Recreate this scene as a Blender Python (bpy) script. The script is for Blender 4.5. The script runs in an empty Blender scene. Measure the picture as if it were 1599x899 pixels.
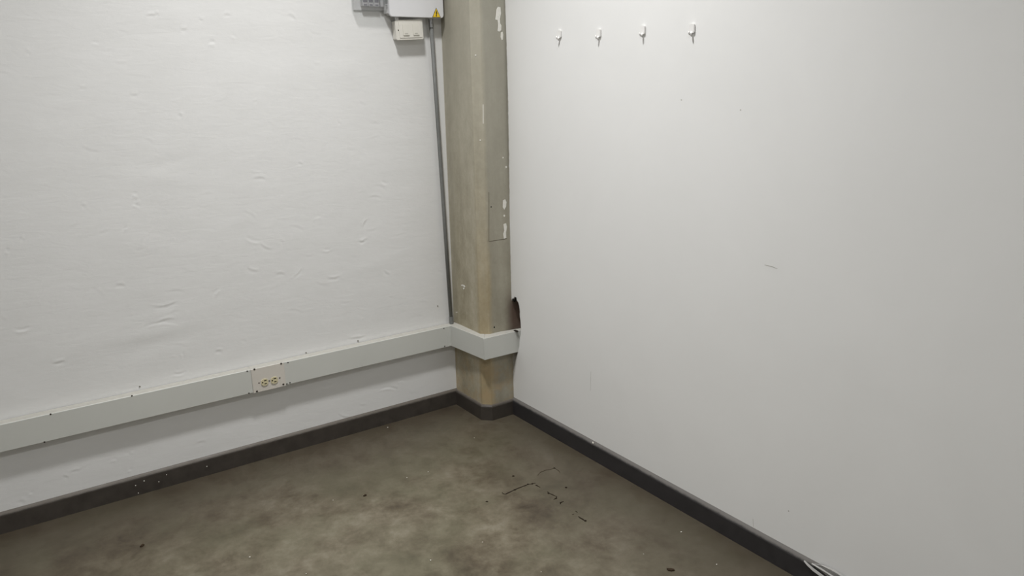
import bpy, bmesh, math, random
import numpy as np
from mathutils import Vector, Matrix, noise

# ------------------------------------------------------------------ camera, world, light, exposure
scene = bpy.context.scene
C = scene.collection
CAM = {"loc": [-1.8979, -3.0375, 1.5], "r": [0.821465436659451, -0.5698566226708179, -0.02140013953474362], "u": [0.1637544850326643, 0.19977800006677043, 0.9660606706211615], "fw": [0.5462407939778797, 0.7970898194604736, -0.2574272998477145], "f": 1214.637596893823}
cam_data = bpy.data.cameras.new('camera')
cam_data.sensor_fit = 'HORIZONTAL'
cam_data.sensor_width = 36.0
cam_data.lens = CAM['f'] / 1599.0 * 36.0
cam_data.clip_start = 0.05
camera = bpy.data.objects.new('camera', cam_data)
C.objects.link(camera)
_r, _u, _f = Vector(CAM['r']), Vector(CAM['u']), Vector(CAM['fw'])
_m = Matrix((_r, _u, -_f)).transposed().to_4x4()
_m.translation = Vector(CAM['loc'])
camera.matrix_world = _m
scene.camera = camera

world = bpy.data.worlds.new('world')
world.use_nodes = True
world.node_tree.nodes['Background'].inputs['Color'].default_value = (0.9, 0.95, 1.0, 1)
world.node_tree.nodes['Background'].inputs['Strength'].default_value = 0.0
scene.world = world

LAMPS = [  # x, y, watts, radius and beam angle of the round ceiling panels
    (-1.00, -1.05, 28.6, 0.13, 111),
    (-2.40, -3.40, 31.5, 0.13, 180),  # unseen second lamp, added as fill to even out the light
]
LAMP_COLOR = (1.0, 0.995, 0.985)
ROOM_X, ROOM_Y, ROOM_Z = -4.2, -4.8, 3.25

scene.view_settings.view_transform = 'Standard'
scene.view_settings.look = 'None'
scene.view_settings.gamma = 1.0
scene.view_settings.use_curve_mapping = False
scene.view_settings.exposure = 0.0
scene.cycles.max_bounces = 10
scene.cycles.diffuse_bounces = 6

random.seed(7)
rng = np.random.default_rng(11)
GEO = {"a": 0.1521, "b": 0.2607, "ch": 0.0304, "hb": 0.0684, "tb": 0.0114, "d": 0.042, "z1": 0.3124, "z2": 0.4124, "xi": -0.1947, "xo": -0.1745, "yo": -0.2982, "yr": -0.3022}
A, B, CH, HB, TB, D = GEO['a'], GEO['b'], GEO['ch'], GEO['hb'], GEO['tb'], GEO['d']
Z1, Z2, XI, XO, YO, YR = GEO['z1'], GEO['z2'], GEO['xi'], GEO['xo'], GEO['yo'], GEO['yr']

# ------------------------------------------------------------------ materials
def srgb(r, g, b):
    return tuple(((c / 255) / 12.92 if c <= 10 else ((c / 255 + 0.055) / 1.055) ** 2.4) for c in (r, g, b)) + (1,)

class NT:
    def __init__(s, name):
        s.m = bpy.data.materials.new(name); s.m.use_nodes = True
        s.t = s.m.node_tree; s.n = s.t.nodes; s.b = s.n['Principled BSDF']
        s.co = s.n.new('ShaderNodeTexCoord')
    def link(s, a, b): s.t.links.new(a, b)
    def mapping(s, scale=(1, 1, 1), loc=(0, 0, 0)):
        m = s.n.new('ShaderNodeMapping'); m.inputs['Scale'].default_value = scale; m.inputs['Location'].default_value = loc
        s.link(s.co.outputs['Object'], m.inputs['Vector']); return m.outputs['Vector']
    def noise(s, scale, detail=4, rough=0.55, vec=None, dist=0.0):
        t = s.n.new('ShaderNodeTexNoise'); t.inputs['Scale'].default_value = scale
        t.inputs['Detail'].default_value = detail; t.inputs['Roughness'].default_value = rough
        t.inputs['Distortion'].default_value = dist
        s.link(vec if vec else s.co.outputs['Object'], t.inputs['Vector']); return t.outputs['Fac']
    def ramp(s, fac, stops):
        r = s.n.new('ShaderNodeValToRGB'); e = r.color_ramp.elements
        while len(e) < len(stops): e.new(0.5)
        for k, (p, c) in enumerate(stops):
            e[k].position = p; e[k].color = c if len(c) == 4 else c + (1,)
        s.link(fac, r.inputs['Fac']); return r.outputs['Color']
    def mix(s, fac, a, b, mode='MIX'):
        m = s.n.new('ShaderNodeMix'); m.data_type = 'RGBA'; m.blend_type = mode
        for i, v in ((0, fac), (6, a), (7, b)):
            if hasattr(v, 'is_linked') or hasattr(v, 'links'): s.link(v, m.inputs[i])
            else: m.inputs[i].default_value = v
        return m.outputs[2]
    def math(s, op, a, b=0.0, clamp=False):
        m = s.n.new('ShaderNodeMath'); m.operation = op; m.use_clamp = clamp
        for i, v in ((0, a), (1, b)):
            if hasattr(v, 'links'): s.link(v, m.inputs[i])
            else: m.inputs[i].default_value = v
        return m.outputs[0]
    def xyz(s):
        x = s.n.new('ShaderNodeSeparateXYZ'); s.link(s.co.outputs['Object'], x.inputs[0]); return x.outputs
    def range(s, v, a, b, c=0.0, d=1.0):
        m = s.n.new('ShaderNodeMapRange'); m.inputs[1].default_value = a; m.inputs[2].default_value = b
        m.inputs[3].default_value = c; m.inputs[4].default_value = d
        s.link(v, m.inputs[0]); return m.outputs[0]
    def bump(s, h, strength, dist):
        b = s.n.new('ShaderNodeBump'); b.inputs['Strength'].default_value = strength; b.inputs['Distance'].default_value = dist
        s.link(h, b.inputs['Height']); s.link(b.outputs['Normal'], s.b.inputs['Normal'])
    def set(s, color=None, rough=None, spec=None, metal=None):
        for k, v in (('Base Color', color), ('Roughness', rough), ('Specular IOR Level', spec), ('Metallic', metal)):
            if v is None: continue
            if hasattr(v, 'links'): s.link(v, s.b.inputs[k])
            else: s.b.inputs[k].default_value = v
        return s.m

def plain(name, color, rough=0.5, spec=0.4, metal=0.0, vary=0.06, scale=30, bump=0.0):
    n = NT(name)
    f = n.noise(scale, 4)
    lo = tuple(c * (1 - vary) for c in color[:3]) + (1,); hi = tuple(min(1, c * (1 + vary)) for c in color[:3]) + (1,)
    if bump: n.bump(f, 0.3, bump)
    return n.set(n.ramp(f, [(0.3, lo), (0.7, hi)]), rough, spec, metal)

def mat_plaster():
    n = NT('plaster_white_paint')
    f = n.noise(5, 5, 0.6, n.mapping((1, 1, 2.2)))
    col = n.ramp(f, [(0.3, (0.722, 0.722, 0.714)), (0.7, (0.752, 0.752, 0.746))])
    h = n.math('ADD', n.noise(26, 5, 0.6, n.mapping((0.45, 1, 1.5)), 0.6), n.math('MULTIPLY', n.noise(240, 3), 0.10))
    n.bump(h, 0.30, 0.0026)
    return n.set(col, 0.62, 0.25)

def mat_panel_wall():
    n = NT('smooth_white_paint')
    f = n.noise(2.3, 5, 0.6, None, 0.4)
    col = n.ramp(f, [(0.3, (0.802, 0.802, 0.793)), (0.7, (0.828, 0.828, 0.820))])
    h = n.math('ADD', n.noise(9, 3, 0.5), n.math('MULTIPLY', n.noise(300, 2), 0.05))
    n.bump(h, 0.12, 0.0020)
    return n.set(col, 0.5, 0.28)

def mat_floor():
    n = NT('burnished_concrete')
    big = n.noise(1.7, 6, 0.62, n.mapping((1.0, 1.0, 1), (3.1, 0.7, 0)), 0.5)
    mid = n.noise(9.5, 7, 0.66, n.mapping((1.1, 1.0, 1), (0.4, 2.2, 0)), 0.25)
    fine = n.noise(45, 6, 0.7)
    s = n.math('ADD', n.math('MULTIPLY', big, 0.42), n.math('MULTIPLY', mid, 0.46))
    s = n.math('ADD', s, n.math('MULTIPLY', fine, 0.14))
    col = n.ramp(s, [(0.37, srgb(62, 54, 43)), (0.47, srgb(89, 81, 66)), (0.56, srgb(109, 102, 86)), (0.66, srgb(131, 125, 110))])
    hue = n.noise(3.2, 4, 0.6, n.mapping((1, 1, 1), (9, 4, 0)))
    col = n.mix(n.range(hue, 0.42, 0.62, 0.0, 0.35), col, srgb(104, 104, 84))
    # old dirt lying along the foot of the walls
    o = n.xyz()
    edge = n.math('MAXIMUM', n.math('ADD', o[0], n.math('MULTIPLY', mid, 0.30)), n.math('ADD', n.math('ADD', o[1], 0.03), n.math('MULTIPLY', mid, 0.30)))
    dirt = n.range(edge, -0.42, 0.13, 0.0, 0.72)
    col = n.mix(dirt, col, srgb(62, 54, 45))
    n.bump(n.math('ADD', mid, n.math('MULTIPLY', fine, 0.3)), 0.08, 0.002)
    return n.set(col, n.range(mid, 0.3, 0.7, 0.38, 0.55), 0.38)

def mat_concrete():
    n = NT('board_marked_concrete')
    o = n.xyz()
    streak = n.noise(16, 5, 0.6, n.mapping((1, 1, 0.07)))
    blot = n.noise(6, 6, 0.65, n.mapping((1, 1, 0.5)), 0.5)
    fine = n.noise(70, 5, 0.7)
    s = n.math('ADD', n.math('MULTIPLY', streak, 0.36), n.math('ADD', n.math('MULTIPLY', n.noise(17, 7, 0.68, n.mapping((1, 1, 0.6)), 0.3), 0.46), n.math('MULTIPLY', fine, 0.18)))
    col = n.ramp(s, [(0.34, srgb(142, 134, 112)), (0.5, srgb(166, 158, 137)), (0.66, srgb(188, 181, 162))])
    # cement tone: greyer on top, ochre lower down and along the chamfered arris
    up = n.range(n.math('ADD', o[2], n.math('MULTIPLY', blot, 0.5)), 0.7, 1.9, 0.0, 0.6)
    col = n.mix(up, col, srgb(173, 171, 161))
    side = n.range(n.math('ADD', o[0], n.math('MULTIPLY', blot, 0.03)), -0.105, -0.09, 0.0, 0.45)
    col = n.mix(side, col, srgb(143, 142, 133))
    ax = n.math('ABSOLUTE', n.math('ADD', n.math('ADD', o[0], o[1]), A + B - CH))
    arris = n.math('MULTIPLY', n.range(ax, 0.004, 0.026, 0.5, 0.0), n.range(n.math('ADD', o[2], blot), 0.8, 1.5, 1.0, 0.0))
    col = n.mix(arris, col, srgb(164, 143, 102))
    low = n.math('MULTIPLY', n.range(o[2], 0.34, 0.22, 0.0, 0.6), n.range(n.noise(22, 5, 0.6), 0.40, 0.66, 0.0, 1.0))
    col = n.mix(low, col, srgb(172, 150, 116))
    rust = n.math('MULTIPLY', n.range(n.math('ADD', o[0], n.math('MULTIPLY', blot, 0.04)), -0.015, 0.03, 0.0, 0.85), n.math('MULTIPLY', n.range(o[2], 0.62, 0.52, 0.0, 1.0), n.range(o[2], 0.36, 0.42, 0.0, 1.0)))
    col = n.mix(rust, col, srgb(96, 74, 66))
    n.bump(n.math('ADD', streak, n.math('MULTIPLY', fine, 0.4)), 0.3, 0.002)
    return n.set(col, 0.62, 0.3)

def mat_skirting(name, face, worn):
    n = NT(name)
    o = n.xyz()
    f = n.noise(22, 6, 0.7)
    col = n.ramp(f, [(0.32, tuple(c * 0.82 for c in face[:3]) + (1,)), (0.7, tuple(c * 1.22 for c in face[:3]) + (1,))])
    top = n.range(n.math('ADD', o[2], n.math('MULTIPLY', n.noise(40, 5, 0.65), 0.008)), HB + 0.0025, HB + 0.0085)
    col = n.mix(top, col, worn)
    n.bump(f, 0.25, 0.002)
    return n.set(col, n.range(f, 0.3, 0.7, 0.42, 0.62), 0.35)

M = {
    'plaster': mat_plaster(), 'panel_wall': mat_panel_wall(), 'floor': mat_floor(), 'concrete': mat_concrete(),
    'skirt_left': mat_skirting('dusty_charcoal_skirting', srgb(64, 59, 54), srgb(98, 92, 85)),
    'skirt_right': mat_skirting('black_skirting', srgb(50, 48, 49), srgb(112, 109, 106)),
    'ceiling': plain('ceiling_paint', (0.78, 0.78, 0.77, 1), 0.8, 0.1, vary=0.02),
    'raceway': plain('raceway_enamel', srgb(199, 200, 195), 0.5, 0.25, vary=0.02, scale=6),
    'top_tone': plain('matt_top_enamel', srgb(182, 180, 173), 0.8, 0.1, vary=0.06, scale=50),
    'plate': plain('outlet_plate_enamel', srgb(208, 203, 195), 0.42, 0.4, vary=0.02, scale=10),
    'ivory': plain('ivory_plastic', srgb(206, 197, 164), 0.35, 0.4, vary=0.03),
    'slot': plain('dark_opening', srgb(22, 19, 15), 0.8, 0.1),
    'screw': plain('dark_screw_steel', srgb(58, 52, 46), 0.4, 0.5, 0.6),
    'panel': plain('white_powder_coat', srgb(219, 219, 221), 0.4, 0.4, vary=0.012, scale=8),
    'panel_body': plain('panel_body_enamel', srgb(210, 209, 209), 0.45, 0.4, vary=0.02, scale=8),
    'switch': plain('cream_switch_plastic', srgb(217, 214, 206), 0.38, 0.45, vary=0.012),
    'rocker': plain('white_rocker_plastic', srgb(213, 210, 201), 0.32, 0.45, vary=0.012),
    'conduit': plain('grey_conduit', srgb(118, 119, 117), 0.55, 0.3, 0.0, vary=0.08, scale=40),
    'steel': plain('zinc_connector', srgb(165, 166, 168), 0.3, 0.5, 0.8, vary=0.1, scale=60),
    'yellow': plain('warning_yellow', srgb(236, 200, 52), 0.4, 0.4, vary=0.03),
    'black': plain('warning_black', srgb(26, 24, 22), 0.45, 0.4),
    'hook': plain('white_hook_plastic', srgb(232, 231, 229), 0.45, 0.4, vary=0.01),
    'paint': plain('white_paint_splash', srgb(226, 224, 217), 0.55, 0.3, vary=0.05, scale=120),
    'crack': plain('dirt_filled_crack', srgb(40, 33, 26), 0.9, 0.1, vary=0.2, scale=200),
    'faint': plain('hairline_crack', srgb(66, 57, 46), 0.9, 0.1, vary=0.2, scale=200),
    'mortar': plain('grey_mortar', srgb(176, 171, 160), 0.8, 0.2, vary=0.1, scale=60),
    'grout': plain('cement_seam', srgb(104, 98, 84), 0.8, 0.2, vary=0.15, scale=90),
    'crumb': plain('plaster_crumb', srgb(222, 219, 210), 0.8, 0.2),
    'leaf': plain('dry_brown_flake', srgb(56, 44, 31), 0.8, 0.2, vary=0.25, scale=200),
    'mark': plain('rocker_mark_plastic', srgb(188, 185, 176), 0.4, 0.4),
    'scuff': plain('grey_scuff', srgb(176, 173, 167), 0.7, 0.2),
    'peel': plain('peeling_white_paint', srgb(182, 181, 178), 0.55, 0.3, vary=0.08, scale=90),
    'peel_grey': plain('peeled_grey_backing', srgb(134, 133, 131), 0.6, 0.3, vary=0.15, scale=90),
    'module': plain('grey_breaker_plastic', srgb(176, 175, 177), 0.5, 0.4, vary=0.08),
    'module_dark': plain('dark_breaker_window', srgb(112, 110, 118), 0.45, 0.4, vary=0.1),
    'lamp_body': plain('lamp_ring_white', srgb(235, 235, 235), 0.4, 0.4),
}
def mat_clear():
    n = NT('clear_plastic'); m = n.m
    tr = n.n.new('ShaderNodeBsdfTransparent'); tr.inputs['Color'].default_value = (0.95, 0.955, 0.955, 1)
    gl = n.n.new('ShaderNodeBsdfGlossy'); gl.inputs['Roughness'].default_value = 0.12
    lw = n.n.new('ShaderNodeMapRange'); fc = n.n.new('ShaderNodeLayerWeight'); fc.inputs['Blend'].default_value = 0.25
    lw.inputs[3].default_value = 0.03; lw.inputs[4].default_value = 0.30; n.link(fc.outputs['Facing'], lw.inputs[0])
    mx = n.n.new('ShaderNodeMixShader')
    n.link(lw.outputs[0], mx.inputs[0]); n.link(tr.outputs[0], mx.inputs[1]); n.link(gl.outputs[0], mx.inputs[2])
    n.link(mx.outputs[0], n.n['Material Output'].inputs['Surface']); return m
M['clear'] = mat_clear()
def mat_diffuser():
    n = NT('lit_diffuser')
    n.b.inputs['Emission Color'].default_value = LAMP_COLOR + (1,); n.b.inputs['Emission Strength'].default_value = 3.0
    return n.set((0.9, 0.9, 0.9, 1), 0.5)
M['diffuser'] = mat_diffuser()

# ------------------------------------------------------------------ helpers
def link(name, me, mat, parent=None):
    o = bpy.data.objects.new(name, me); C.objects.link(o)
    if mat: me.materials.append(mat if not isinstance(mat, str) else M[mat])
    if parent: o.parent = parent
    return o
def obj(name, bm, mat, parent=None, smooth=False):
    bmesh.ops.recalc_face_normals(bm, faces=bm.faces[:])
    me = bpy.data.meshes.new(name); bm.to_mesh(me); bm.free()
    if smooth:
        for f in me.polygons: f.use_smooth = True
    return link(name, me, mat, parent)
def tag(o, label=None, cat=None, group=None, kind=None):
    for k, v in (('label', label), ('category', cat), ('group', group), ('kind', kind)):
        if v: o[k] = v
    return o
def thing(name, loc, label, cat, group=None):
    o = bpy.data.objects.new(name, None); C.objects.link(o); o.location = loc
    o.empty_display_size = 0.05
    return tag(o, label, cat, group)
def local(o, parent):
    """keep world-built mesh coordinates while its parent sits at its own base"""
    o.parent = parent; o.data.transform(Matrix.Translation(-parent.location)); return o
def prism(poly, ax, lo, hi, bevel=0.0, seg=2):
    """extrude polygon (2-tuples) along axis ax (0 x, 1 y, 2 z) from lo to hi"""
    def P(q, t):
        if ax == 2: return (q[0], q[1], t)
        if ax == 1: return (q[0], t, q[1])
        return (t, q[0], q[1])
    bm = bmesh.new()
    v0 = [bm.verts.new(P(q, lo)) for q in poly]; v1 = [bm.verts.new(P(q, hi)) for q in poly]
    n = len(poly)
    bm.faces.new(v0); bm.faces.new(v1[::-1])
    for i in range(n): bm.faces.new((v0[i], v1[i], v1[(i + 1) % n], v0[(i + 1) % n]))
    bmesh.ops.recalc_face_normals(bm, faces=bm.faces[:])
    if bevel: bmesh.ops.bevel(bm, geom=bm.edges[:], offset=bevel, segments=seg, affect='EDGES', clamp_overlap=True)
    return bm
def box(x0, x1, y0, y1, z0, z1, bevel=0.0, seg=2):
    return prism([(x0, y0), (x1, y0), (x1, y1), (x0, y1)], 2, z0, z1, bevel, seg)
def rrect(x0, x1, z0, z1, r, k=5):
    out = []
    for cx, cz, a0 in ((x1 - r, z1 - r, 0), (x0 + r, z1 - r, 90), (x0 + r, z0 + r, 180), (x1 - r, z0 + r, 270)):
        for i in range(k + 1):
            t = math.radians(a0 + 90 * i / k); out.append((cx + r * math.cos(t), cz + r * math.sin(t)))
    return out
def circle(cx, cz, r, n=16, rz=None):
    return [(cx + r * math.cos(6.28319 * i / n), cz + (rz or r) * math.sin(6.28319 * i / n)) for i in range(n)]
def tube(pts, r, n=14):
    bm = bmesh.new(); rings = []
    rr = r if isinstance(r, (list, tuple)) else [r] * len(pts)
    for i, p in enumerate(pts):
        p = Vector(p); a = Vector(pts[max(i - 1, 0)]); b = Vector(pts[min(i + 1, len(pts) - 1)])
        t = (b - a).normalized(); s = t.cross(Vector((0.3, 1, 0.1))).normalized(); w = t.cross(s)
        rings.append([bm.verts.new(p + rr[i] * (math.cos(6.28319 * k / n) * s + math.sin(6.28319 * k / n) * w)) for k in range(n)])
    for a, b in zip(rings, rings[1:]):
        for k in range(n): bm.faces.new((a[k], a[(k + 1) % n], b[(k + 1) % n], b[k]))
    bm.faces.new(rings[0]); bm.faces.new(rings[-1][::-1])
    return bm
def dome(c, r, normal='y', h=0.5, n=10):
    """a low screw head standing on a wall, bulging towards -y (normal 'y') or -x ('x')"""
    bm = bmesh.new(); rings = []
    for j in range(4):
        t = j / 3 * math.pi / 2 * 0.9; q = r * math.cos(t); e = r * h * math.sin(t)
        ring = []
        for k in range(n):
            u, v = q * math.cos(6.28319 * k / n), q * math.sin(6.28319 * k / n)
            ring.append(bm.verts.new((c[0] + u, c[1] - e, c[2] + v) if normal == 'y' else (c[0] - e, c[1] + u, c[2] + v)))
        rings.append(ring)
    for a, b in zip(rings, rings[1:]):
        for k in range(n): bm.faces.new((a[k], a[(k + 1) % n], b[(k + 1) % n], b[k]))
    bm.faces.new(rings[-1]); bm.faces.new(rings[0][::-1])
    return bm
def sweep(path, profile):
    """sweep profile [(offset from wall, z)] along path [(x, y)]; the room lies to the right of the path"""
    n = len(path); bm = bmesh.new(); rings = []
    for i, p in enumerate(path):
        p = Vector(p); d0 = (p - Vector(path[i - 1])).normalized() if i else None
        d1 = (Vector(path[i + 1]) - p).normalized() if i < n - 1 else None
        n0 = Vector((d0.y, -d0.x)) if d0 else Vector((d1.y, -d1.x)); n1 = Vector((d1.y, -d1.x)) if d1 else n0
        m = (n0 + n1).normalized(); m = m / max(0.3, m.dot(n0))
        rings.append([bm.verts.new((p.x + m.x * o, p.y + m.y * o, z)) for o, z in profile])
    k = len(profile)
    for a, b in zip(rings, rings[1:]):
        for j in range(k): bm.faces.new((a[j], a[(j + 1) % k], b[(j + 1) % k], b[j]))
    bm.faces.new(rings[0]); bm.faces.new(rings[-1][::-1])
    return bm
def ribbon2(pts, widths, z0=0.0002, z1=0.0009):
    """an irregular strip lying on the floor"""
    bm = bmesh.new(); top = []; bot = []
    for i, p in enumerate(pts):
        a = Vector(pts[max(i - 1, 0)]); b = Vector(pts[min(i + 1, len(pts) - 1)]); t = (b - a).normalized(); s = Vector((-t.y, t.x)) * widths[i] / 2
        p = Vector(p)
        top.append([bm.verts.new((*(p + s), z1)), bm.verts.new((*(p - s), z1))]); bot.append([bm.verts.new((*(p + s), z0)), bm.verts.new((*(p - s), z0))])
    for i in range(len(pts) - 1):
        bm.faces.new((top[i][0], top[i][1], top[i + 1][1], top[i + 1][0]))
        bm.faces.new((top[i][0], top[i + 1][0], bot[i + 1][0], bot[i][0])); bm.faces.new((top[i][1], bot[i][1], bot[i + 1][1], top[i + 1][1]))
        bm.faces.new((bot[i][0], bot[i + 1][0], bot[i + 1][1], bot[i][1]))
    for i in (0, -1): bm.faces.new((top[i][0], bot[i][0], bot[i][1], top[i][1]))
    return bm
def densify(pts, step):
    out = []
    for a, b in zip(pts, pts[1:]):
        k = max(1, int(math.dist(a, b) / step))
        for j in range(k): out.append(tuple(a[q] + (b[q] - a[q]) * j / k for q in range(len(a))))
    out.append(tuple(pts[-1])); return out

# ------------------------------------------------------------------ the room
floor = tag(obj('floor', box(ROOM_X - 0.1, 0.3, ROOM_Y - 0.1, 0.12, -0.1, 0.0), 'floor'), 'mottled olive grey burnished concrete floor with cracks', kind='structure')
ceiling = tag(obj('ceiling', box(ROOM_X - 0.1, 0.3, ROOM_Y - 0.1, 0.12, ROOM_Z, ROOM_Z + 0.1), 'ceiling'), 'white ceiling above the photographed corner', kind='structure')
tag(obj('wall_back', box(ROOM_X, 0.1, ROOM_Y - 0.1, ROOM_Y, 0, ROOM_Z), 'panel_wall'), 'white wall behind the camera', kind='structure')
tag(obj('wall_far_left', box(ROOM_X - 0.1, ROOM_X, ROOM_Y - 0.1, 0.12, 0, ROOM_Z), 'panel_wall'), 'white wall far to the left of the camera', kind='structure')

MARKS = [[-1.3133, 1.7459, -1.2854, 1.7467], [-1.285, 1.7502, -1.278, 1.7504], [-1.0543, 1.7539, -1.0311, 1.7553], [-1.5559, 1.5066, -1.5376, 1.5097], [-1.4005, 1.4809, -1.3798, 1.4803], [-1.2505, 1.4117, -1.2415, 1.4025], [-0.9789, 1.4428, -0.9685, 1.4481], [-1.1424, 1.7369, -1.129, 1.7322], [-1.6899, 1.6226, -1.6803, 1.6226], [-1.497, 1.6507, -1.4775, 1.6508], [-0.827, 1.2057, -0.8125, 1.196], [-1.008, 1.1614, -0.9666, 1.1578], [-0.6478, 1.3526, -0.6386, 1.3522], [-1.2078, 1.6995, -1.1895, 1.7014], [-1.0353, 1.6795, -1.0212, 1.6745], [-1.1176, 1.6536, -1.0979, 1.6537], [-0.815, 1.7654, -0.7873, 1.7505], [-1.4412, 1.1377, -1.4285, 1.1364], [-1.4461, 1.1026, -1.4251, 1.0913], [-1.4364, 1.1052, -1.4273, 1.1182], [-1.4873, 1.0149, -1.4749, 1.0238], [-1.6039, 1.1169, -1.592, 1.1156], [-1.7985, 1.0254, -1.7914, 1.0245], [-1.8486, 0.9885, -1.8408, 0.9874], [-0.5347, 1.0424, -0.4833, 1.0373], [-0.4784, 1.0931, -0.4497, 1.0807], [-0.5898, 0.8538, -0.5587, 0.8631], [-0.5989, 0.8556, -0.5711, 0.8495], [-1.0616, 0.9221, -1.0101, 0.9036], [-1.013, 0.8979, -0.9764, 0.8716], [-1.4241, 0.7128, -1.3468, 0.7182], [-1.4211, 0.6619, -1.3631, 0.6666], [-1.466, 0.6561, -1.3599, 0.6477], [-0.7471, 0.7165, -0.6978, 0.7136], [-1.7747, 0.5766, -1.7357, 0.5793], [-0.7898, 0.9739, -0.7555, 0.9818], [-1.3557, 0.5078, -1.3472, 0.5132], [-1.3905, 0.4392, -1.3506, 0.4376], [-0.961, 0.7745, -0.9271, 0.7692], [-1.0732, 0.8106, -1.0335, 0.7904], [-0.682, 0.4373, -0.6045, 0.4291], [-0.8863, 0.7447, -0.8531, 0.7756], [-0.4889, 0.7063, -0.4666, 0.6901], [-1.8643, 0.7127, -1.8239, 0.7115], [-1.5372, 0.8241, -1.5102, 0.8196], [-1.2099, 0.7215, -1.1911, 0.7474], [-0.755, 0.8375, -0.7309, 0.8341], [-0.5768, 0.918, -0.5554, 0.9467], [-1.7777, 0.1627, -1.7534, 0.1603], [-1.8044, 0.1531, -1.7898, 0.1408], [-1.9479, 0.1042, -1.9319, 0.09], [-1.9158, 0.1176, -1.9091, 0.1154], [-1.3447, 0.1453, -1.3111, 0.1449], [-1.5814, 0.1696, -1.5804, 0.1768], [-1.7699, 0.5775, -1.7353, 0.5784], [-1.3882, 0.4445, -1.3558, 0.4406], [-1.3551, 0.5128, -1.347, 0.511], [-1.6445, 0.1647, -1.6297, 0.1601], [-1.5955, 0.1067, -1.5848, 0.1033], [-1.2274, 0.505, -1.2054, 0.5002], [-0.5486, 0.1727, -0.4802, 0.1626], [-0.489, 0.1699, -0.4609, 0.1553], [-0.7519, 0.0997, -0.7033, 0.0734], [-0.6494, 0.1183, -0.6212, 0.1158], [-0.8964, 0.1935, -0.8757, 0.1919], [-1.0941, 0.0829, -1.0852, 0.071], [-0.6573, 0.4398, -0.6207, 0.4321], [-0.8144, 0.242, -0.7706, 0.2422], [-0.4582, 0.1851, -0.4284, 0.1829]]     # trowel marks and dents: x0, z0, x1, z1 on the plaster
def build_wall_left():
    gx = np.concatenate([np.linspace(ROOM_X, -2.3, 24)[:-1], np.arange(-2.3, -0.14, 0.0042), [-0.10, 0.3]])
    gz = np.concatenate([np.arange(0.0, 1.92, 0.0042), np.linspace(1.93, ROOM_Z, 12)])
    X, Z = np.meshgrid(gx, gz)
    H = np.zeros_like(X)
    for _ in range(120):       # hand-trowelled unevenness
        cx, cz = rng.uniform(-2.3, -0.1), rng.uniform(0, 1.95)
        lx, lz = rng.uniform(0.05, 0.22), rng.uniform(0.02, 0.07); t = rng.normal(0, 0.25); am = rng.normal(0, 0.0005)
        u = (X - cx) * math.cos(t) + (Z - cz) * math.sin(t); v = -(X - cx) * math.sin(t) + (Z - cz) * math.cos(t)
        H += am * np.exp(-(u / lx) ** 2 - (v / lz) ** 2)
    def mark(x0, z0, x1, z1, am, w):
        cx, cz = (x0 + x1) / 2, (z0 + z1) / 2; l = max(0.004, math.hypot(x1 - x0, z1 - z0) / 2); t = math.atan2(z1 - z0, x1 - x0)
        u = (X - cx) * math.cos(t) + (Z - cz) * math.sin(t); v = -(X - cx) * math.sin(t) + (Z - cz) * math.cos(t)
        v = v + 0.18 * u * u / l * rng.choice([-1, 1])
        return am * np.exp(-(u / l) ** 4) * np.exp(-(v / w) ** 2) * (v / w)
    for (x0, z0, x1, z1) in MARKS:
        H += mark(x0, z0, x1, z1, rng.uniform(0.0011, 0.0022) * rng.choice([1, 1, -1]), rng.uniform(0.005, 0.008))
    for _ in range(90):        # many fainter ones
        cx, cz = rng.uniform(-2.2, -0.2), rng.uniform(0.1, 1.85); l = rng.uniform(0.008, 0.035); t = rng.normal(0, 0.35)
        H += mark(cx - l * math.cos(t), cz - l * math.sin(t), cx + l * math.cos(t), cz + l * math.sin(t), rng.uniform(0.0003, 0.0008), 0.006)
    H = np.clip(H, -0.003, 0.003)
    nz, nx = X.shape
    V = np.stack([X.ravel(), -H.ravel(), Z.ravel()], 1)
    i = np.arange(nz * nx).reshape(nz, nx)
    F = np.stack([i[:-1, :-1], i[:-1, 1:], i[1:, 1:], i[1:, :-1]], -1).reshape(-1, 4)
    k = len(V)
    back = np.array([[gx[0], 0.12, 0], [gx[-1], 0.12, 0], [gx[-1], 0.12, ROOM_Z], [gx[0], 0.12, ROOM_Z]])
    faces = F.tolist()
    loops = [list(i[0, :]), list(i[:, -1]), list(i[-1, ::-1]), list(i[::-1, 0])]
    c = [k, k + 1, k + 2, k + 3]
    for q in range(4): faces.append([int(z) for z in loops[q][::-1]] + [c[q], c[(q + 1) % 4]])
    faces.append([c[3], c[2], c[1], c[0]])
    me = bpy.data.meshes.new('wall_left'); me.from_pydata(np.vstack([V, back]).tolist(), [], faces)
    me.polygons.foreach_set('use_smooth', np.array([True] * len(F) + [False] * 5))
    me.update()
    return link('wall_left', me, 'plaster')
wall_left = tag(build_wall_left(), 'hand plastered white wall with trowel marks and dents', kind='structure')

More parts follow.
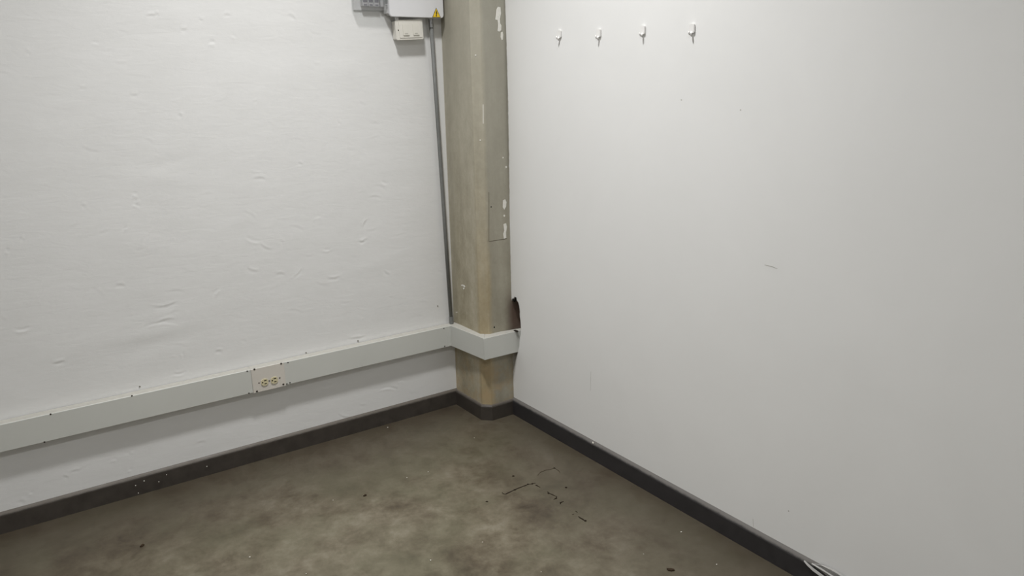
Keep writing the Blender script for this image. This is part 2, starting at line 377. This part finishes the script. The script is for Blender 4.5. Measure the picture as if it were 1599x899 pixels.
EDGE = [[-0.2661, 0.0677], [-0.2635, 0.0956], [-0.2574, 0.1413], [-0.2522, 0.1714], [-0.2623, 0.2061], [-0.2835, 0.2654], [-0.3054, 0.3133], [-0.3165, 0.3454], [-0.32, 0.3768], [-0.3311, 0.4159], [-0.3299, 0.4545], [-0.3259, 0.4834], [-0.3252, 0.5218], [-0.3158, 0.5493], [-0.3027, 0.5567], [-0.3016, 0.5683], [-0.2867, 0.5695], [-0.2762, 0.5569], [-0.2658, 0.5471], [-0.2585, 0.5545], [-0.2554, 0.5777], [-0.2548, 0.6162], [-0.2585, 0.7489], [-0.2612, 0.9213], [-0.2676, 1.1715], [-0.2697, 1.4637], [-0.2676, 1.6429], [-0.264, 1.815]]       # broken edge of the wall lining where it meets the column: y, z
edge = [(min(y, -B - 0.0008), z) for y, z in EDGE]
edge = [(-B - 0.003, 0.0)] + edge + [(-B - 0.003, 2.0), (-B - 0.003, ROOM_Z)]
rough_edge = []
for (y, z) in densify(edge, 0.012):
    j = 0.0022 * noise.noise(Vector((z * 90, 3.3, 0))) if 0.02 < z < 1.9 else 0
    rough_edge.append((min(y + j, -B - 0.0006), z))
outline = rough_edge + [(ROOM_Y - 0.1, ROOM_Z), (ROOM_Y - 0.1, 0.0)]
wall_right = tag(obj('wall_right', prism(outline, 0, 0.0, 0.06), 'panel_wall'), 'smooth white painted wall with a broken edge at the column', kind='structure')

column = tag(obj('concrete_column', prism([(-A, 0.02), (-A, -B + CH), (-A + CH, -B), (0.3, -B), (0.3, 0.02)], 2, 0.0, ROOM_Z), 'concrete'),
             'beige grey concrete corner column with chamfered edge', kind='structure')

# floor skirting
prof = [(0, 0), (TB, 0), (TB, HB - 0.003), (TB * 0.9, HB + 0.001), (TB * 0.55, HB + 0.006), (0.0006, HB + 0.0105), (0, HB + 0.0105)]
base_left = tag(obj('baseboard_left', sweep([(ROOM_X, 0.0), (-A + 0.0, 0.0)], prof), 'skirt_left'), 'dusty charcoal skirting along the plastered wall', kind='structure')
profc = [(0, 0), (TB, 0), (TB, HB - 0.005), (TB * 0.9, HB - 0.002), (TB * 0.5, HB + 0.003), (0, HB + 0.005)]
base_col = tag(obj('baseboard_column', sweep([(-A, -0.001), (-A, -B + CH), (-A + CH, -B), (0.0, -B)], profc), 'skirt_left'), 'charcoal skirting wrapped around the foot of the column', kind='structure')
profr = [(0, 0), (TB, 0), (TB, HB - 0.004), (TB * 0.85, HB), (TB * 0.5, HB + 0.006), (0.0006, HB + 0.012), (0, HB + 0.012)]
base_right = tag(obj('baseboard_right', sweep([(0.0, -B - 0.001), (0.0, ROOM_Y)], profr), 'skirt_right'), 'black skirting along the smooth white wall', kind='structure')

# ------------------------------------------------------------------ the corner lamp and an added fill lamp
def ceiling_lamp(x, y, watts, rad, beam, label):
    t = thing('ceiling_lamp', (x, y, ROOM_Z), label, 'lamp')
    ring = prism(circle(0, 0, rad + 0.012, 32), 2, -0.03, 0.0, 0.004); obj('ring', ring, 'lamp_body', t)
    obj('diffuser', prism(circle(0, 0, rad, 32), 2, -0.034, -0.0305), 'diffuser', t)
    ld = bpy.data.lights.new('lamp_light', 'AREA'); ld.shape = 'DISK'; ld.size = rad * 2; ld.energy = watts; ld.spread = math.radians(beam); ld.color = LAMP_COLOR
    lo = bpy.data.objects.new('lamp_light', ld); C.objects.link(lo); lo.parent = t; lo.location = (0, 0, -0.038)
for k, (x, y, w, rad, beam) in enumerate(LAMPS):
    ceiling_lamp(x, y, w, rad, beam, ['round white ceiling lamp above the column corner', 'added unseen fill lamp on the ceiling behind the camera'][k])

# ------------------------------------------------------------------ cable raceway with outlet
PLATE = [[-1.1141, 0.365], [-0.9807, 0.3631]]
RIN = [[-0.1388, -0.2481], [-0.1545, -0.03], [0.0301, -0.2762]]
raceway = thing('cable_raceway', (-1.05, 0, Z1), 'grey white metal cable raceway running along the plaster and round the column', 'raceway')
px0, px1 = PLATE[0][0], PLATE[1][0]
def channel(x0, x1, name='cover'):
    # folded sheet: face with rounded lips
    pr = [(-0.0035, Z1), (-D + 0.0015, Z1), (-D, Z1 + 0.0015), (-D, Z2 - 0.0025), (-D + 0.002, Z2 - 0.0005), (-0.0035, Z2)]
    bm = prism(pr, 0, x0, x1)
    return local(obj(name, bm, 'raceway'), raceway)
channel(ROOM_X + 0.02, px0 - 0.0006)
channel(px1 + 0.0006, XI)
channel(px0 - 0.0002, px1 + 0.0002, 'outlet_box')
# corner pieces round the column
ix, iy = RIN[0]; rx = 0.04
elbow = prism([(XI, -D), (XO, YO), (ix, iy), (RIN[1][0], -0.006), (XI + 0.002, -0.006)], 2, Z1, Z2, 0.0009, 1)
local(obj('elbow', elbow, 'raceway'), raceway)
tail = prism([(XO + 0.0004, YO - 0.0003), (0.0, YR), (rx, YR - 0.003), (rx, RIN[2][1]), (ix + 0.0006, iy)], 2, Z1, Z2, 0.0009, 1)
local(obj('end_cover', tail, 'raceway'), raceway)
# folded joint tab on the outer corner and on the inner corner
local(obj('corner_tab', prism([(XO - 0.0012, YO + 0.012), (XO - 0.0018, YO - 0.0016), (XO + 0.012, YO - 0.0016), (XO + 0.012, YO), (XO, YO), (XO, YO + 0.012)], 2, Z1 + 0.001, Z2 - 0.003), 'raceway'), raceway)
local(obj('joint_tab', box(XI - 0.016, XI, -D - 0.0012, -D + 0.002, Z1 + 0.001, Z2 - 0.002, 0.0004, 1), 'raceway'), raceway)
local(obj('end_clip', box(-0.012, 0.0, YR - 0.010, YR + 0.012, Z2 - 0.001, Z2 + 0.004, 0.001, 1), 'screw'), raceway)
plate = local(obj('outlet_plate', prism(rrect(px0, px1, Z1 - 0.0015, Z2 - 0.001, 0.002), 1, -D - 0.0022, -D + 0.0005, 0.0005, 1), 'plate'), raceway)
def sub(o, part):
    o.parent = part; o.data.transform(Matrix.Translation(-raceway.location)); return o
YF = -D - 0.0022
for (x, z) in [[-1.1003, 0.4103], [-0.9922, 0.4094], [-1.1001, 0.3158], [-0.9919, 0.3193]]: sub(obj('screw', dome((x, YF, z), 0.0042), 'screw', smooth=True), plate)
for (x, z) in [[-1.0882, 0.349], [-1.0471, 0.3481], [-1.0039, 0.3502]]: sub(obj('small_screw', dome((x, YF, z), 0.0030), 'screw', smooth=True), plate)
for (x, z) in [[-1.066, 0.3472], [-1.0268, 0.3463]]:
    pts = [(x + max(-0.0140, min(0.0140, 0.0160 * math.cos(t))), z + 0.0150 * math.sin(t)) for t in [6.28319 * k / 28 for k in range(28)]]
    rec = sub(obj('receptacle', prism(pts, 1, YF - 0.0032, YF + 0.001, 0.0007, 2), 'ivory'), plate)
    yr = YF - 0.0032
for (x, z) in [[-1.066, 0.3472], [-1.0268, 0.3463]]:     # slots lie sideways: two blades and a round earth hole
    yr = YF - 0.0032
    sub(obj('slot', box(x - 0.0028, x + 0.0075, yr - 0.0004, yr + 0.001, z + 0.0060, z + 0.0094), 'slot'), plate)
    sub(obj('slot', box(x - 0.0018, x + 0.0075, yr - 0.0004, yr + 0.001, z - 0.0075, z - 0.0043), 'slot'), plate)
    sub(obj('earth_hole', prism(circle(x - 0.0088, z + 0.001, 0.0030, 10), 1, yr - 0.0004, yr + 0.001), 'slot'), plate)
for part in [o for o in raceway.children if o.name.split('.')[0] in ('cover', 'outlet_box', 'elbow', 'end_cover')]:   # slightly darker, matt tone on the upward faces
    part.data.materials.append(M['top_tone'])
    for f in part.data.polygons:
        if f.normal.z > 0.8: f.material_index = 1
for (x, z) in [[-1.1285, 0.4083], [-1.1317, 0.3154], [-0.9628, 0.4069], [-0.9765, 0.3169], [-0.9632, 0.3187], [-1.5487, 0.4113], [-1.8433, 0.3132], [-1.8099, 0.4096], [-0.2305, 0.4057], [-0.2302, 0.3184]]: local(obj('screw', dome((x, -D, z), 0.0031), 'screw', smooth=True), raceway)

# ------------------------------------------------------------------ electrical panel, warning triangle
PD = 0.055; PX0, PX1, PZ0, PZ1 = -0.4178, -0.1695, 1.7585, 2.10
panel = thing('electrical_panel', (-0.30, 0, PZ0), 'white metal electrical panel with a yellow warning triangle', 'electrical panel')
local(obj('body', box(PX0 + 0.007, PX1 - 0.007, -PD + 0.010, -0.003, PZ0 + 0.007, PZ1 - 0.007, 0.003), 'panel_body'), panel)
local(obj('door', prism(rrect(PX0, PX1, PZ0, PZ1, 0.012, 6), 1, -PD, -PD + 0.012, 0.0016, 2), 'panel'), panel)
local(obj('lug', box(PX0 - 0.004, PX0 + 0.012, -0.040, -0.004, PZ0 + 0.012, PZ0 + 0.05, 0.002), 'panel_body'), panel)
tri = [(-0.2045, 1.7985), (-0.2247, 1.7600), (-0.1841, 1.7602)]
cx, cz = sum(p[0] for p in tri) / 3, sum(p[1] for p in tri) / 3
sign = local(obj('warning_triangle', prism(tri, 1, -PD - 0.0006, -PD + 0.0002), 'black'), panel); sign['label'] = 'yellow triangle with black lightning bolt'
def subp(o): o.parent = sign; o.data.transform(Matrix.Translation(-panel.location)); return o
subp(obj('yellow_field', prism([(cx + (x - cx) * 0.86, cz + (z - cz) * 0.86) for x, z in tri], 1, -PD - 0.0010, -PD - 0.0004), 'yellow'))
bolt = [(0.0018, 0.0165), (-0.0042, 0.0045), (-0.0004, 0.0050), (-0.0028, -0.0040), (-0.0046, -0.0034), (-0.0010, -0.0092), (0.0016, -0.0028), (-0.0002, -0.0034), (0.0046, 0.0082), (0.0010, 0.0076), (0.0038, 0.0155)]
subp(obj('lightning_bolt', prism([(cx + u, cz + v - 0.001) for u, v in bolt], 1, -PD - 0.0014, -PD - 0.0008), 'black'))

# ------------------------------------------------------------------ light switch in its surface box, slightly askew
switch = thing('light_switch', (-0.3265, 0, 1.7104), 'cream double light switch in a surface box under the electrical panel', 'switch')
SW, SH, SD = 0.0625, 0.0392, 0.043
obj('surface_box', prism(rrect(-SW + 0.004, SW - 0.004, -SH + 0.003, SH - 0.003, 0.004), 1, -SD + 0.010, -0.003, 0.001, 1), 'switch', switch)
fp = obj('face_plate', prism(rrect(-SW, SW, -SH, SH, 0.006), 1, -SD, -SD + 0.011, 0.0028, 3), 'switch', switch)
frm = obj('inner_frame', prism(rrect(-SW + 0.014, SW - 0.007, -SH + 0.008, SH - 0.006, 0.003), 1, -SD - 0.0022, -SD + 0.001, 0.0009, 2), 'switch', switch)
for sx in (-0.019, 0.027):
    rk = prism(rrect(sx - 0.0135, sx + 0.0135, -0.0215, 0.0225, 0.002), 1, -SD - 0.0058, -SD - 0.0010, 0.0014, 2)
    for v in rk.verts:
        if v.co.y < -SD - 0.0035: v.co.y += (v.co.z + 0.0215) * 0.055
    r_ = obj('rocker', rk, 'rocker', switch)
    obj('rocker_mark', prism(rrect(sx - 0.0075, sx + 0.0075, -0.0170, -0.0125, 0.0008, 2), 1, -SD - 0.0060, -SD - 0.0048), 'mark', r_)  # slightly darker strip low on each rocker
obj('screw', dome((-SW + 0.021 - 0.010, -SD - 0.0002, -0.0005), 0.0026), 'screw', switch, True)
switch.rotation_euler = (0, -0.042, 0)
nub = tag(obj('cable_nipple', tube([(-0.3745, -0.028, 1.748), (-0.3745, -0.028, 1.762)], 0.0085), 'panel_body', smooth=False), 'short white pipe joining the light switch box to the electrical panel', 'pipe')

# ------------------------------------------------------------------ grey conduit down the wall
conduit = thing('conduit_pipe', (-0.1735, -0.02, Z2), 'thin grey conduit pipe running down beside the concrete column', 'pipe')
p_top, p_bot = Vector((-0.2128, -0.020, 1.757)), Vector((-0.1765, -0.020, Z2 + 0.001))
def at(t): return p_top.lerp(p_bot, t)
local(obj('pipe', tube([at(0.02), at(0.3), at(0.6), at(0.985)], 0.0084, 16), 'conduit', smooth=True), conduit)
local(obj('connector', tube([at(0.0), at(0.018), at(0.018), at(0.026)], [0.0100, 0.0100, 0.0108, 0.0108], 12), 'steel'), conduit)
cs = at(0.012); local(obj('connector_screw', dome((cs.x + 0.001, cs.y - 0.0098, cs.z), 0.0042, 'y', 0.9), 'steel', smooth=True), conduit)
local(obj('connector', tube([at(0.975), at(1.0)], 0.0102, 12), 'conduit'), conduit)

# ------------------------------------------------------------------ clear plastic housing on the wall
CX0, CX1, CZ0, CZ1, CD = -0.5565, -0.4170, 1.778, 1.98, 0.046
hb = thing('clear_plastic_housing', (-0.487, 0, CZ0), 'clear plastic box with grey breakers left of the electrical panel', 'breaker box')
sh = bmesh.new()
def shell(bm, e, ybk):
    f = 0.010
    q = [(CX0 + e, ybk, CZ0 + e), (CX1 - e, ybk, CZ0 + e), (CX1 - e, ybk, CZ1 - e), (CX0 + e, ybk, CZ1 - e)]
    w = [(CX0 + f * 0.3 + e, -CD + e, CZ0 + f * 0.4 + e), (CX1 - f * 0.3 - e, -CD + e, CZ0 + f * 0.4 + e), (CX1 - f * 0.3 - e, -CD + e, CZ1 - f * 0.4 - e), (CX0 + f * 0.3 + e, -CD + e, CZ1 - f * 0.4 - e)]
    a = [bm.verts.new(v) for v in q]; b = [bm.verts.new(v) for v in w]
    bm.faces.new(b)
    for i in range(4): bm.faces.new((a[i], a[(i + 1) % 4], b[(i + 1) % 4], b[i]))
    return a
a1 = shell(sh, 0.0, -0.003); a2 = shell(sh, 0.0022, -0.003)
for i in range(4): sh.faces.new((a1[i], a1[(i + 1) % 4], a2[(i + 1) % 4], a2[i]))
local(obj('cover', sh, 'clear'), hb)
local(obj('back_plate', box(CX0 + 0.006, CX1 - 0.006, -0.006, -0.0031, CZ0 + 0.006, CZ1 - 0.006), 'panel_body'), hb)
for k in range(3):
    x0 = -0.5205 + k * 0.0245
    br = local(obj('breaker', box(x0, x0 + 0.0235, -0.028, -0.0062, 1.797, 1.945, 0.0012, 1), 'module'), hb)
    br2 = obj('breaker_window', box(x0 + 0.003, x0 + 0.0205, -0.0288, -0.026, 1.812, 1.840), 'module_dark'); br2.parent = br; br2.data.transform(Matrix.Translation(-hb.location))
    br3 = obj('terminal', box(x0 + 0.005, x0 + 0.0185, -0.0286, -0.026, 1.800, 1.805), 'module_dark'); br3.parent = br; br3.data.transform(Matrix.Translation(-hb.location))
local(obj('cover_screw', dome((CX1 - 0.009, -CD + 0.0005, 1.803), 0.004), 'steel', smooth=True), hb)
local(obj('terminal_rail', box(-0.442, -0.428, -0.026, -0.0062, 1.797, 1.95, 0.001, 1), 'module'), hb)

# ------------------------------------------------------------------ adhesive hooks on the right wall
def build_hook(y, z, label):
    t = thing('wall_hook', (-0.0005, y, z), label, 'hook', 'white adhesive hooks in a row on the right wall')
    obj('plate', prism(rrect(-0.0105, 0.0105, -0.0190, 0.0095, 0.0050), 0, -0.0060, -0.0002, 0.0014, 2), 'hook', t)
    obj('arm', tube([(-0.003, 0, -0.0150), (-0.007, 0, -0.0205), (-0.0115, 0, -0.0220), (-0.0155, 0, -0.0190), (-0.0165, 0, -0.0125)], [0.0040, 0.0036, 0.0032, 0.0030, 0.0027], 10), 'hook', t, True)
    return t
HOOKS = [[-0.624, 1.6698], [-0.8481, 1.6598], [-1.0691, 1.6567], [-1.2849, 1.6478]]
HL = ['white adhesive hook nearest the concrete column', 'second white adhesive hook from the concrete column', 'third white adhesive hook from the concrete column', 'white adhesive hook farthest from the concrete column']
proto = build_hook(HOOKS[0][0], HOOKS[0][1], HL[0])
for k in range(1, 4):
    h = proto.copy(); C.objects.link(h); h.location = (-0.0005, HOOKS[k][0], HOOKS[k][1]); h['label'] = HL[k]
    for ch in proto.children:
        c = ch.copy(); C.objects.link(c); c.parent = h

# ------------------------------------------------------------------ paint splashes, seams and holes on the column
def col_poly(name, pts, face, mat, t=0.0008):
    bm = prism(pts, 1 if face == 'front' else 0, -B - t if face == 'front' else -A - t, (-B if face == 'front' else -A) + 0.0004)
    return obj(name, bm, mat, column)
for s in [[[-0.0407, 1.7819], [-0.0341, 1.7906], [-0.022, 1.7894], [-0.0197, 1.7672], [-0.0258, 1.744], [-0.0249, 1.7266], [-0.0192, 1.719], [-0.0207, 1.7015], [-0.0298, 1.6943], [-0.0385, 1.6973], [-0.0349, 1.7206], [-0.0372, 1.7398], [-0.0479, 1.7415], [-0.0443, 1.7627]], [[-0.0225, 1.6917], [-0.014, 1.6946], [-0.0114, 1.6841], [-0.0134, 1.6645], [-0.0199, 1.6617], [-0.0245, 1.6741]], [[-0.0323, 1.0015], [-0.0211, 1.0049], [-0.0147, 0.9922], [-0.0175, 0.972], [-0.0269, 0.9599], [-0.0343, 0.9719]], [[-0.0332, 0.8969], [-0.0196, 0.9], [-0.0155, 0.8834], [-0.0208, 0.8576], [-0.0203, 0.8347], [-0.0328, 0.8325], [-0.0355, 0.8547], [-0.0295, 0.8681]], [[-0.0231, 0.9333], [-0.0255, 0.929], [-0.03, 0.9296], [-0.0321, 0.9343], [-0.0297, 0.9386], [-0.0252, 0.9381]], [[-0.0072, 1.1425], [-0.0095, 1.1383], [-0.0139, 1.1386], [-0.016, 1.1432], [-0.0137, 1.1474], [-0.0093, 1.1471]], [[-0.0237, 1.1836], [-0.0254, 1.1805], [-0.0287, 1.1807], [-0.0303, 1.1841], [-0.0285, 1.1872], [-0.0252, 1.187]]]: col_poly('paint_splash', s, 'front', 'paint')
for s in [[[-0.0796, 0.6066], [-0.0924, 0.6122], [-0.109, 0.6114], [-0.1187, 0.6074], [-0.1111, 0.6019], [-0.0974, 0.6051], [-0.0833, 0.6037]], [[-0.0957, 0.5966], [-0.1071, 0.6002], [-0.1106, 0.5949], [-0.0992, 0.5904]], [[-0.0231, 0.4656], [-0.0391, 0.4699], [-0.0388, 0.4661], [-0.024, 0.462]]]: col_poly('paint_splash', s, 'left', 'paint')
for (x, y, z) in [[-0.1376, -0.2448, 1.6021], [-0.1319, -0.2506, 1.2622]]:
    obj('paint_chip', dome((x, y, z), 0.0038, 'y', 0.5, 7), 'paint', column)
WL = [[-0.1206, 1.4078], [-0.1226, 1.3302]]
col_poly('paint_line', [(WL[0][0], WL[0][1]), (WL[0][0] + 0.0035, WL[0][1]), (WL[1][0] + 0.003, WL[1][1]), (WL[1][0], WL[1][1])], 'front', 'paint')
PT = [[-0.104, 1.0435], [-0.1114, 0.8306], [-0.0164, 0.8308]]
col_poly('formwork_seam', [PT[0], (PT[0][0] + 0.002, PT[0][1]), (PT[1][0] + 0.002, PT[1][1]), PT[1]], 'front', 'grout', 0.0004)
col_poly('formwork_seam', [(PT[1][0], PT[1][1] + 0.0013), (PT[2][0], PT[2][1] + 0.0013), (PT[2][0], PT[2][1] - 0.0013), (PT[1][0], PT[1][1] - 0.0013)], 'front', 'grout', 0.0004)
CHO = [[-0.0956, 0.439], [-0.0938, 0.9793]]
for k, (x, z) in enumerate(CHO): col_poly('pinhole', circle(x, z, (0.0038, 0.0028)[k], 9), 'front', 'slot', 0.0004)
obj('mortar_patch', prism([(0.001, 0.318), (0.032, 0.318), (0.020, 0.255), (0.008, 0.205), (0.001, 0.190)], 1, -B - 0.0045, -B + 0.001), 'mortar', column)
# dark anchors stuck in the broken edge of the lining
for k, (y, z, r) in enumerate([(-0.2945, 0.561, 0.0085), (-0.274, 0.553, 0.0065), (-0.284, 0.549, 0.006)]):
    obj('anchor_stub', dome((0.002, y, z), r, 'x', 0.9, 9), 'slot', wall_right, True)

# ------------------------------------------------------------------ small marks on walls and skirting
for (x, z) in [[-0.2343, 0.5043], [-0.8704, 0.417], [-1.513, 0.4255], [-0.6357, 0.4197]]: obj('nail_hole', prism(circle(x, z, 0.0027, 9), 1, -0.0022, 0.001), 'grout', wall_left)
for (y, z) in [[-1.7494, 0.2008], [-1.4842, 1.402], [-1.2474, 1.4289]]: obj('nail_hole', prism(circle(y, z, 0.0020, 8), 0, -0.0006, 0.001), 'scuff', wall_right)
for s in [[[-1.6036, 0.953], [-1.6288, 0.9527], [-1.6493, 0.9496]], [[-1.6217, 0.1104], [-1.6249, 0.0839]], [[-0.8125, 0.3734], [-0.8091, 0.2901]]]:
    bm = bmesh.new(); rows = []
    for k, (y, z) in enumerate(s):
        w = 0.0022 if 0 < k < len(s) - 1 else 0.0010
        up = abs(s[0][1] - s[-1][1]) > abs(s[0][0] - s[-1][0])
        q = (w / 2, 0) if up else (0, w / 2)
        rows.append([bm.verts.new((-0.0004, y + q[0], z + q[1])), bm.verts.new((-0.0004, y - q[0], z - q[1]))])
    for r0, r1 in zip(rows, rows[1:]): bm.faces.new((r0[0], r0[1], r1[1], r1[0]))
    obj('scuff_mark', bm, 'scuff', wall_right)
for k, (x, z) in enumerate([[-1.5807, 0.0426], [-1.5495, 0.0515], [-1.4994, 0.0313], [-1.4689, 0.0515], [-1.3192, 0.0394], [-1.5755, 0.0091]]): obj('paint_chip', dome((x, -TB, z), (0.0021, 0.0026, 0.0019, 0.0018, 0.0022, 0.0019)[k], 'y', 0.4, 7), 'crumb', base_left)
RC = [-0.8367, 0.0752]
obj('paint_chip', dome((-TB * 0.75, RC[0], RC[1]), 0.0052, 'x', 0.5, 7), 'crumb', base_right)
PEEL = [[[-0.008, -1.8262, 0.0736], [-0.008, -1.8401, 0.0679], [-0.008, -1.8605, 0.0615], [-0.008, -1.8915, 0.0537], [-0.008, -1.9197, 0.0469]], [[-0.008, -1.8523, 0.079], [-0.008, -1.8742, 0.0779], [-0.008, -1.9002, 0.075], [-0.008, -1.9236, 0.073], [-0.008, -1.955, 0.0694]], [[-0.008, -1.8818, 0.0887], [-0.008, -1.9094, 0.0899], [-0.008, -1.9407, 0.0892], [-0.008, -1.9778, 0.0847]]]
for k, s in enumerate(PEEL):
    bm = bmesh.new(); rows = []
    s = densify([tuple(q) for q in s], 0.012)
    wd = (0.0075, 0.0036, 0.0036)[k]; off = (-0.0145, -0.0135, -0.0100)[k]
    for j, q in enumerate(s):
        t = j / (len(s) - 1); w = wd * min(1, 0.25 + 3 * t)
        lift = 0.0030 * math.sin(t * 7 + k)
        x = off + 0.008 - 0.008 - lift * 0.5
        rows.append([bm.verts.new((x, q[1], q[2] + w / 2)), bm.verts.new((x - 0.0025, q[1], q[2] - w / 2)), bm.verts.new((x + 0.0012, q[1], q[2] - w / 2)), bm.verts.new((x + 0.0016, q[1], q[2] + w / 2))])
    for r0, r1 in zip(rows, rows[1:]):
        for i in range(4): bm.faces.new((r0[i], r0[(i + 1) % 4], r1[(i + 1) % 4], r1[i]))
    bm.faces.new(rows[0]); bm.faces.new(rows[-1][::-1])
    obj('peeling_paint', bm, 'peel', base_right)
q0, q1 = PEEL[1][0], PEEL[2][-1]
obj('torn_backing', prism([(q0[1], q0[2] - 0.004), (q1[1], PEEL[0][-1][2]), (q1[1], q1[2]), (q0[1] - 0.03, q0[2] + 0.008)], 0, -0.0123, -0.004), 'peel_grey', base_right)

# ------------------------------------------------------------------ floor cracks and litter
for k, s in enumerate([[[-0.4526, -0.8324], [-0.4529, -0.8424], [-0.4467, -0.8487], [-0.4308, -0.8471], [-0.4026, -0.8433], [-0.3672, -0.8421], [-0.3477, -0.8392], [-0.3377, -0.8405], [-0.3218, -0.8471], [-0.3098, -0.8489]], [[-0.3177, -0.8608], [-0.3157, -0.8676], [-0.3137, -0.8875]], [[-0.3099, -0.9285], [-0.3144, -0.943], [-0.3096, -0.9584], [-0.3076, -0.9783]], [[-0.3259, -0.9862], [-0.3129, -0.9852], [-0.3035, -0.9798]], [[-0.3295, -1.0258], [-0.32, -1.0208], [-0.3086, -1.0212]], [[-0.3134, -1.0995], [-0.3134, -1.1088]], [[-0.3283, -1.1321], [-0.3291, -1.1444], [-0.3275, -1.1553], [-0.3281, -1.1661], [-0.3231, -1.1698]], [[-0.2649, -0.8081], [-0.2513, -0.796], [-0.2403, -0.7929], [-0.2148, -0.7932], [-0.195, -0.7977], [-0.1791, -0.7982], [-0.1759, -0.8092], [-0.1828, -0.8448]], [[-0.3385, -1.1093], [-0.3318, -1.1105]]]):
    thin = k == 7
    pts = [(x + random.gauss(0, 0.0012), y + random.gauss(0, 0.0012)) for x, y in densify([tuple(q) for q in s], 0.014)]
    base_w = 0.0022 if thin else 0.0048
    w = [base_w * random.uniform(0.5, 1.35) * (0.5 if i in (0, len(pts) - 1) else 1) for i in range(len(pts))]
    obj('crack', ribbon2(pts, w), 'faint' if thin else 'crack', floor)
for (x, y) in [[-0.5334, -0.8512], [-0.3459, -0.7526], [-0.2362, -0.9467], [-0.3147, -0.9411], [-0.3155, -0.9874], [-0.4026, -0.8433], [-0.3377, -0.8405], [-0.3218, -0.8471], [-0.1782, -0.7988], [-0.3261, -1.1683]]:
    obj('pit', prism([(x + random.uniform(0.5, 1) * 0.006 * math.cos(t), y + random.uniform(0.5, 1) * 0.006 * math.sin(t)) for t in [k * 0.785 for k in range(8)]], 2, 0.0002, 0.0011), 'crack', floor)
FL = [[-1.6302, -0.391], [-0.2947, -1.5463], [-0.8794, -0.5406]]
FLL = ['dark brown flake on the floor near the left edge', 'brown flake on the floor near the bottom right', 'small brown flake on the floor in the middle left']
for k, (x, y) in enumerate(FL):
    r = (0.009, 0.013, 0.007)[k]; el = (0.6, 0.45, 0.5)[k]; an = (0.6, -0.9, 0.2)[k]
    bm = bmesh.new(); ring = []
    for i in range(9):
        t = i * 6.28319 / 9; q = r * random.uniform(0.75, 1.1); u, v = q * math.cos(t), q * el * math.sin(t)
        ring.append((x + u * math.cos(an) - v * math.sin(an), y + u * math.sin(an) + v * math.cos(an)))
    lo = [bm.verts.new((*p, 0.0)) for p in ring]; hi = [bm.verts.new((p[0], p[1], 0.0022 + 0.003 * abs(math.sin(i)))) for i, p in enumerate(ring)]
    bm.faces.new(lo)
    c = bm.verts.new((x, y, 0.003))
    for i in range(9):
        j = (i + 1) % 9; bm.faces.new((lo[i], lo[j], hi[j], hi[i])); bm.faces.new((hi[i], hi[j], c))
    tag(obj('dry_flake', bm, 'leaf'), FLL[k], 'debris')
bm = bmesh.new()
for (x, y) in [[-0.6889, -0.5127], [-0.5989, -0.5223], [-0.3026, -1.4337], [-0.1109, -1.4179], [-0.1572, -1.6131], [-1.3524, -0.677], [-0.6882, -1.0631], [-1.234, -0.8761], [-0.2884, -0.3721], [-0.5444, -0.0464], [-0.9897, -0.4985], [-0.628, -1.312]] + [(random.uniform(-1.6, -0.3), random.uniform(-1.6, -0.35)) for _ in range(4)]:
    r = random.uniform(0.0014, 0.0026)
    bmesh.ops.create_icosphere(bm, subdivisions=1, radius=r, matrix=Matrix.Translation((x, y, r * 0.7)) @ Matrix.Diagonal((1.2, 0.9, 0.7, 1)))
tag(obj('plaster_crumbs', bm, 'crumb'), 'tiny white plaster crumbs scattered over the concrete floor', 'crumbs', kind='stuff')
